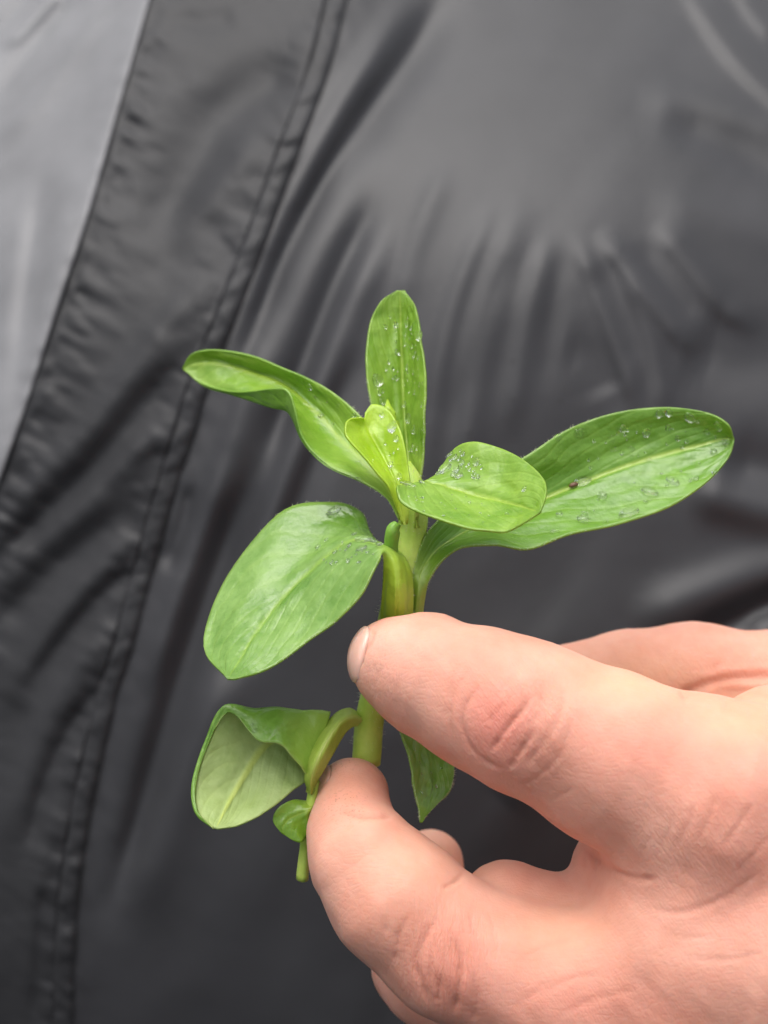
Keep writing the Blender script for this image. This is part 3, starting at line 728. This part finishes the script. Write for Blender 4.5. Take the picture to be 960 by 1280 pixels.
# long leaf reaching to the upper left, lower margin curled over in the middle
l_long = leaf('leaf', [
    [(507, 640, 0), (498, 612, 0), (482, 572, -3), (455, 525, -6), (415, 489, -9), (370, 465, -12), (320, 446, -15), (270, 437, -18), (240, 442, -20), (228, 460, -21)],
    [(503, 645, 2), (490, 622, 0), (466, 590, -3), (430, 552, -7), (395, 515, -11), (355, 484, -14), (312, 466, -17), (275, 456, -19), (248, 456, -20.5), (229, 461, -21)],
    [(499, 650, 2), (483, 622, 2), (452, 602, 1), (408, 580, -2), (378, 548, -4), (362, 516, -6), (335, 508, -9), (295, 494, -15), (255, 482, -19), (230, 463, -21)],
    [(498, 650, 2.4), (482, 622.5, 2.6), (451, 602.5, 1.6), (407, 580, -1.4), (377, 547, -2.6), (361, 492, -3.2), (336, 487, -6), (298, 491, -13.2), (256, 481.5, -18.5), (230, 463, -20.9)],
], 1, [G_UP2, G_LIGHT], flip=True, label='long leaf reaching up and left with its lower margin curled over', groove=0.1)
# upright leaf behind the bud
l_top = leaf('leaf', [
    [(508, 628, -3), (494, 590, -4), (474, 545, -5), (462, 500, -6), (459, 450, -7), (464, 405, -9), (476, 377, -10), (496, 363, -11)],
    [(514, 628, -4), (512, 590, -6), (508, 550, -8), (504, 505, -9), (502, 455, -10), (501, 410, -11), (500, 380, -11), (500, 363, -11)],
    [(519, 628, -3), (526, 590, -3), (529, 555, -3.5), (531, 515, -4), (531, 470, -5), (526, 425, -7), (519, 385, -9), (506, 363, -11)],
], 1, [G_LIGHT, G_UNDER], flip=True, label='narrow upright leaf at the top, standing behind the yellow bud')
# folded young leaf
l_bud = leaf('leaf', [
    [(502, 655, 3), (489, 612, 5), (468, 585, 5), (447, 562, 4.5), (433, 544, 4), (434, 527, 3), (446, 523, 2), (455, 525, 1)],
    [(506, 656, 3.4), (497, 612, 3.5), (486, 585, 2.5), (475, 563, 1.5), (466, 547, 1), (460, 535, 0.5), (457, 528, 0.5), (456, 524, 0.5)],
    [(510, 655, 3), (513, 612, 4), (510, 585, 3.5), (506, 560, 3), (500, 537, 2), (485, 512, 0), (466, 505, -0.5), (456, 516, 0)],
], 1, [G_YOUNG, G_YOUNG], nu=48, nv=36, flip=True, wob=0.07, groove=0.15, label='small yellow green young leaf folded along its middle')
leaf('bud_tip', [
    [(492, 545, -1), (484, 520, -1), (481, 508, -1), (484, 499, -2)],
    [(496, 545, 0), (490, 522, -0.4), (486, 510, -0.8), (484.5, 499, -2)],
    [(501, 545, -1), (496, 524, -1), (492, 512, -1), (485, 499, -2)],
], 1, [G_YOUNG, G_YOUNG], nu=16, nv=10, flip=True)
# leaf bent over to the front right
l_front = leaf('leaf', [
    [(517, 660, 2), (522, 630, 2), (544, 598, 2), (553, 580, 2), (570, 559, 2), (600, 553, 4), (640, 566, 7), (670, 588, 11), (683, 612, 14), (675, 639, 16)],
    [(521, 660, 3), (522, 630, 4), (527, 603, 5), (547, 604, 5.5), (570, 610, 6), (600, 618, 7.5), (626, 626, 9.5), (648, 632, 12), (662, 636, 14), (674, 640, 16)],
    [(525, 660, 2), (515, 630, 5), (497, 607, 9), (500, 622, 11), (520, 637, 12), (555, 652, 13.5), (595, 663, 15), (632, 662, 15.5), (655, 652, 16), (673, 641, 16)],
], 1, [G_LIGHT, G_UNDER], flip=True, label='short rounded leaf bent over in front of the right leaf')
# big leaf to the right
l_right = leaf('leaf', [
    [(508, 800, 0), (515, 745, 2), (519, 705, 2), (534, 668, 1), (560, 640, -1), (600, 602, -3), (655, 571, -5), (710, 537, -7), (770, 516, -8), (830, 509, -8.5), (880, 515, -8.5), (908, 530, -7), (917, 549, -8)],
    [(517, 800, 1), (523, 745, 3), (527, 715, 2), (545, 688, 0), (572, 670, -2), (612, 650, -4), (665, 628, -6), (725, 604, -8), (785, 582, -9), (840, 565, -9.5), (880, 555, -9.5), (903, 549, -9), (917, 550, -8)],
    [(525, 800, 0), (532, 745, 2), (539, 720, 3), (556, 697, 3), (582, 681, 2.5), (620, 679, 2), (662, 686, 1), (712, 668, -1), (772, 655, -2.5), (830, 636, -3.5), (876, 608, -5), (908, 575, -7), (918, 551, -8)],
], 1, [G_UP, G_UNDER], flip=True, label='largest leaf, stretched out to the right with a clear midrib and drops')
# big leaf to the left, bent over
l_left = leaf('leaf', [
    [(475, 800, 1), (477, 750, 5.5), (479, 715, 7.5), (478, 693, 9), (470, 707, 11), (452, 740, 12), (425, 770, 12), (392, 795, 12), (352, 823, 13), (318, 841, 14), (296, 847.5, 15), (286, 848, 15)],
    [(495, 802, 3), (497, 748, 8), (496, 709, 8.8), (487, 687, 8), (468, 680, 7), (440, 676, 5), (408, 695, 4), (375, 726, 4), (340, 762, 6), (315, 795, 9), (298, 826, 12), (285, 848, 15)],
    [(515, 800, 1), (517, 750, 5), (514, 712, 5.5), (500, 690, 3.5), (474, 677, 2), (463, 664, -1), (451, 640, -3), (414, 628, -4), (350, 641, -4), (284, 720, -1), (254, 803, 6), (284, 848.5, 15)],
], 1, [G_LEFT, G_PET], flip=True, label='broad pale green leaf bent over to the left, above the thumb tip')
# small rolled leaf in the axil
mk('rolled_leaf', *tube([(488, 700, 4), (489, 680, 5), (491, 663, 6), (497, 654, 6)], [9, 9, 9, 5], 12, nseg=20), stem_mat('leaf_roll', (0.14, 0.30, 0.03), (0.22, 0.40, 0.05)), sprig)
# folded leaf at the lower left: pale underside with the far margin flapped over to the front
l_fold = leaf('leaf', [
    [(384, 972, 3), (372, 955, 4.5), (350, 932, 5.5), (322, 926, 5), (287, 891, 2.6), (261.5, 930.5, 2.8), (246, 980.5, 4.2), (248.5, 1014.5, 5.8), (268, 1034.2, 7.1)],
    [(412, 893, 0), (388, 890, 1), (354, 885, 2), (318, 888, 2), (283, 887, 2), (261, 930, 2.6), (245.5, 980, 4), (248, 1015, 5.6), (268, 1034.5, 7)],
    [(402, 925, -2), (385, 922, -2), (362, 922, -2), (345, 925, -2), (328, 938, -1), (310, 965, 0.8), (293, 993, 2.8), (280, 1017, 5), (270, 1035, 7)],
    [(396, 955, -1), (392, 965, 0), (387, 972, 0.5), (380, 978, 1.2), (370, 984, 2), (350, 1001, 3.5), (325, 1019, 5), (298, 1031, 6), (272, 1035.5, 7)],
], 2, [G_UNDER, G_UP2], flip=False, label='folded lower leaf showing its pale underside and midrib', groove=-0.45)
leaf('leaf_stalk', [
    [(452, 893, -3), (437, 885, -2), (420, 891, -1), (401, 912, 1), (386, 942, 3), (380, 972, 3), (386, 992, 2)],
    [(455, 900, -1.5), (440, 896, 1), (425, 904, 2.5), (410, 925, 4), (397, 950, 5), (389, 976, 4), (388, 993, 2.5)],
    [(456, 910, -3), (445, 908, -1.5), (434, 914, 0), (421, 935, 1.5), (408, 958, 2.5), (397, 978, 2), (390, 994, 2)],
], 1, [G_PET, G_PET], nu=36, nv=16, flip=False, wob=0.05, groove=0.0, label='curved yellowish stalk of the folded lower leaf', thick=0.8)
# thin side shoot with a small round leaf
shoot = mk('side_shoot', *tube([(394, 975, 1), (390, 1000, 1), (385, 1030, 1), (381, 1065, 0), (378, 1099, -1)], [6, 7, 7.5, 7, 8], 12, nseg=24), M_STEM, sprig)
leaf('leaflet', [
    [(392, 1003, 1), (380, 1000, 1), (365, 1000, 2), (348, 1010, 3), (341, 1026, 3), (352, 1042, 3)],
    [(390, 1010, 2), (383, 1014, 2.2), (373, 1018, 2.2), (361, 1024, 2.6), (354, 1033, 3), (354, 1043, 3)],
    [(389, 1018, 1), (386, 1030, 2), (384, 1044, 2), (377, 1053, 3), (367, 1051, 3), (356, 1044, 3)],
], 1, [G_SMALL, G_UNDER], nu=24, nv=20, parent=shoot, flip=False, wob=0.04, groove=0.05)
# narrow leaf hanging below the thumb
l_hang = leaf('leaf', [
    [(488, 862, -1), (497, 895, -1), (506, 928, 0), (515, 960, 1), (521, 992, 2), (524, 1012, 3), (525, 1027, 4)],
    [(510, 860, -3), (522, 893, -4), (534, 926, -4), (541, 957, -3), (541, 985, -1), (535, 1008, 2), (526, 1027, 4)],
    [(532, 858, -4), (548, 892, -4), (562, 926, -4), (568, 958, -3), (563, 986, -1), (548, 1004, 1), (527, 1026, 4)],
], 1, [G_UP2, G_UNDER], nu=40, nv=30, flip=False, label='narrow dark green leaf hanging below the thumb', wob=0.3)
# small leaf base on the right of the stem
leaf('leaf', [
    [(528, 700, -3), (536, 672, -4), (548, 655, -5), (566, 645, -6), (590, 640, -7)],
    [(530, 702, -2), (545, 682, -4), (560, 668, -6), (578, 656, -7), (598, 645, -8)],
    [(534, 708, -2), (554, 693, -3), (574, 678, -4), (592, 664, -6), (606, 650, -8)],
], 1, [G_UP, G_UNDER], nu=24, nv=16, flip=True, label='dark leaf base tucked behind the stalk of the right leaf')

# ------------------------------------------------------------------ water drops
def on_leaf(o, px, py, face=True):
    _, V, n = next(x for x in LEAF.values() if x[0] is o)
    q = Q(V); d = np.hypot(q[:, 0] - px, q[:, 1] - py)
    c = np.where(d < d.min() + 3.0)[0]; i = c[np.argmax(V[c, 2])]
    nn = n[i] if n[i][2] > -0.05 else -n[i]
    p = V[i].copy(); pq = P(px, py, V[i][2])
    if d[i] < 6: p[:2] = pq[:2]
    return p, nn
def drops(o, big, small):
    for (px, py, r, *e) in big:
        p, nn = on_leaf(o, px, py)
        el = e[0] if e else 1.15; ang = e[1] if len(e) > 1 else 90
        v, f = dome(p - nn * 0.05, nn, rpx(r, p[2]), rpx(r, p[2]) * 0.62, 14, 5, np.array([math.cos(R(ang)), math.sin(R(ang)), 0.1]), el)
        mk('water_drop', v, f, M_WATER, o)
    ps = []
    for (px, py, r) in small:
        p, nn = on_leaf(o, px, py)
        ps.append(dome(p - nn * 0.03, nn, rpx(r * 1.2, p[2]), rpx(r * 1.2, p[2]) * 0.62, 8, 3, np.array([0.1, 1, 0]), random.uniform(0.9, 1.5)))
    if ps:
        v, f = join(ps); so_ = mk('fine_drops', v, f, M_WATER, o); so_['kind'] = 'stuff'
def scatter(n, poly, r0, r1):
    poly = np.array(poly, float); out = []
    lo, hi = poly.min(0), poly.max(0)
    while len(out) < n:
        x, y = lo + (hi - lo) * np.array([random.random(), random.random()])
        ins = False; j = len(poly) - 1
        for i in range(len(poly)):
            if (poly[i, 1] > y) != (poly[j, 1] > y) and x < (poly[j, 0] - poly[i, 0]) * (y - poly[i, 1]) / (poly[j, 1] - poly[i, 1]) + poly[i, 0]: ins = not ins
            j = i
        if ins: out.append((x, y, r0 + (r1 - r0) * random.random() ** 2))
    return out
drops(l_top, [(472, 475, 9, 1.0), (510, 523, 6), (517, 537, 6), (515, 560, 5.5), (524, 420, 6), (508, 404, 3.5, 1.5), (513, 409, 3.5), (478, 502, 5), (496, 472, 3.5), (495, 407, 3.5), (482, 408, 3.5), (497, 440, 4), (518, 490, 3.5), (505, 505, 4)],
      scatter(26, [(505, 385), (518, 400), (528, 480), (528, 560), (515, 580), (506, 500)], 1.4, 3.0) + scatter(12, [(475, 390), (495, 390), (498, 470), (470, 500), (465, 440)], 1.4, 2.6))
drops(l_bud, [(490, 533, 6.5, 1.4), (495, 548, 4.5), (478, 519, 3.5), (488, 580, 4), (499, 595, 4)], scatter(8, [(470, 512), (490, 525), (500, 560), (505, 590), (490, 580), (478, 545)], 1.3, 2.4))
drops(l_long, [(448, 599, 5), (442, 520, 4), (401, 519, 4), (423, 508, 4), (387, 484, 4), (449, 577, 3.5)], scatter(18, [(380, 490), (420, 500), (460, 545), (470, 590), (430, 575), (395, 530)], 1.3, 2.6))
drops(l_front, [(556, 585, 7.5, 1.35, 60), (572, 595, 5, 1.6, 65), (570, 586, 4.5, 1.5), (577, 578, 4), (595, 577, 4.5, 1.5), (568, 571, 4), (578, 567, 3.5), (655, 611, 4), (548, 591, 4), (510, 605, 6, 1.8, 0), (527, 602, 4)],
      scatter(34, [(556, 570), (575, 560), (610, 575), (600, 600), (565, 598)], 1.2, 2.6) + scatter(22, [(505, 615), (560, 612), (640, 640), (600, 655), (530, 640)], 1.0, 2.0))
drops(l_right, [(728, 601, 7, 1.8, 30), (753, 619, 6.5), (729, 648, 7, 1.2, 0), (786, 640, 7.5, 1.9, 35), (812, 614, 6.5, 1.9, -40), (841, 601, 6, 1.9, -55), (808, 541, 5.5), (779, 536, 5), (770, 551, 4.5), (795, 559, 4.5), (824, 517, 5), (836, 516, 5),
                (862, 522, 6, 1.4, -50), (898, 533, 6, 1.2), (725, 541, 6, 1.5, 10), (908, 551, 6, 1.2), (892, 564, 4.5), (806, 570, 4), (699, 642, 4.5), (689, 660, 5, 1.4, 20), (835, 535, 4), (883, 540, 4), (847, 548, 3.5), (893, 590, 4), (702, 551, 4.5, 1.4, 30), (870, 597, 4)],
      scatter(34, [(720, 545), (820, 518), (890, 530), (900, 548), (800, 572), (730, 590)], 1.3, 2.8) + scatter(16, [(700, 640), (800, 600), (890, 570), (860, 610), (740, 655)], 1.3, 2.6))
sp, sn = on_leaf(l_right, 717, 606)
v, f = dome(sp, sn, rpx(3.4, sp[2]), 0.3, 9, 3, np.array([1.0, 0.45, 0]), 2.0); mk('brown_speck', v, f, simple_mat('brown_fleck', (0.13, 0.055, 0.03), 0.4), l_right)
drops(l_left, [(417, 638, 6, 1.9, 50), (455, 674, 7.5, 1.7, -15), (467, 676, 5), (474, 680, 4.5), (452, 685, 5, 1.5, 10), (443, 667, 4), (397, 683, 4), (418, 689, 3.5), (436, 681, 3.5), (414, 702, 3.2), (435, 701, 3.2), (459, 689, 3), (408, 674, 3)],
      scatter(22, [(400, 675), (470, 672), (472, 692), (440, 712), (405, 705)], 1.1, 2.2))
drops(l_fold, [(320, 914, 5, 1.3, 20)], scatter(6, [(300, 900), (345, 905), (340, 922), (315, 920)], 1.2, 2.2))
drops(l_hang, [], scatter(8, [(510, 930), (550, 940), (555, 980), (528, 1000)], 1.2, 2.2))

# ------------------------------------------------------------------ fine pale hairs on stem and leaf margins
M_HAIR = simple_mat('plant_hair', (0.62, 0.68, 0.42), 0.5)
def hairs(o, pts, nrms, parent_name='fine_hairs', lo=0.35, hi=0.8):
    V = []; F = []
    for p, n in zip(pts, nrms):
        n = n + rng.normal(0, 0.35, 3); n /= np.linalg.norm(n)
        l = rng.uniform(lo, hi); a = np.cross(n, [0.3, 0.2, 0.9]); a /= np.linalg.norm(a); b = np.cross(n, a); r = 0.028
        k = len(V)
        V += [p + a * r, p - a * r * 0.5 + b * r * 0.87, p - a * r * 0.5 - b * r * 0.87, p + n * l]
        F += [(k, k + 1, k + 3), (k + 1, k + 2, k + 3), (k + 2, k, k + 3)]
    h = mk(parent_name, np.array(V), F, M_HAIR, o); h['kind'] = 'stuff'
sv = []; sn_ = []
for _ in range(420):
    i = rng.integers(2, 36); ph = rng.uniform(0, 2 * math.pi)
    j = int(ph / (2 * math.pi) * 16) % 16
    p = STEM_V[i * 16 + j]; c0 = STEM_V[i * 16:(i + 1) * 16].mean(0)
    q = (p - c0) / np.linalg.norm(p - c0); sv.append(p + (STEM_V[(i + 1) * 16 + j] - p) * rng.random() - q * 0.05); sn_.append(q)
hairs(stem, sv, sn_)
for lf, u0, u1 in ((l_left, 0.05, 0.75), (l_long, 0.05, 0.4), (l_right, 0.1, 0.6), (l_hang, 0.2, 0.95), (l_top, 0.1, 0.5)):
    _, V, n = next(x for x in LEAF.values() if x[0] is lf)
    nv_ = 30 if lf is l_hang else 48; nu_ = len(V) // nv_
    G = V.reshape(nu_, nv_, 3); ps = []; ns = []
    for _ in range(170):
        i = int(nu_ * rng.uniform(u0, u1)); i = min(i, nu_ - 2); sd = rng.random() < 0.5
        e, e1 = (0, 2) if sd else (nv_ - 1, nv_ - 3)
        p = G[i, e] + (G[i + 1, e] - G[i, e]) * rng.random(); d = G[i, e] - G[i, e1]; d /= np.linalg.norm(d) + 1e-9
        ps.append(p - d * 0.05); ns.append(d)
    hairs(lf, ps, ns, lo=0.25, hi=0.55)

for o in bpy.data.objects:
    if '_org' in o: del o['_org']
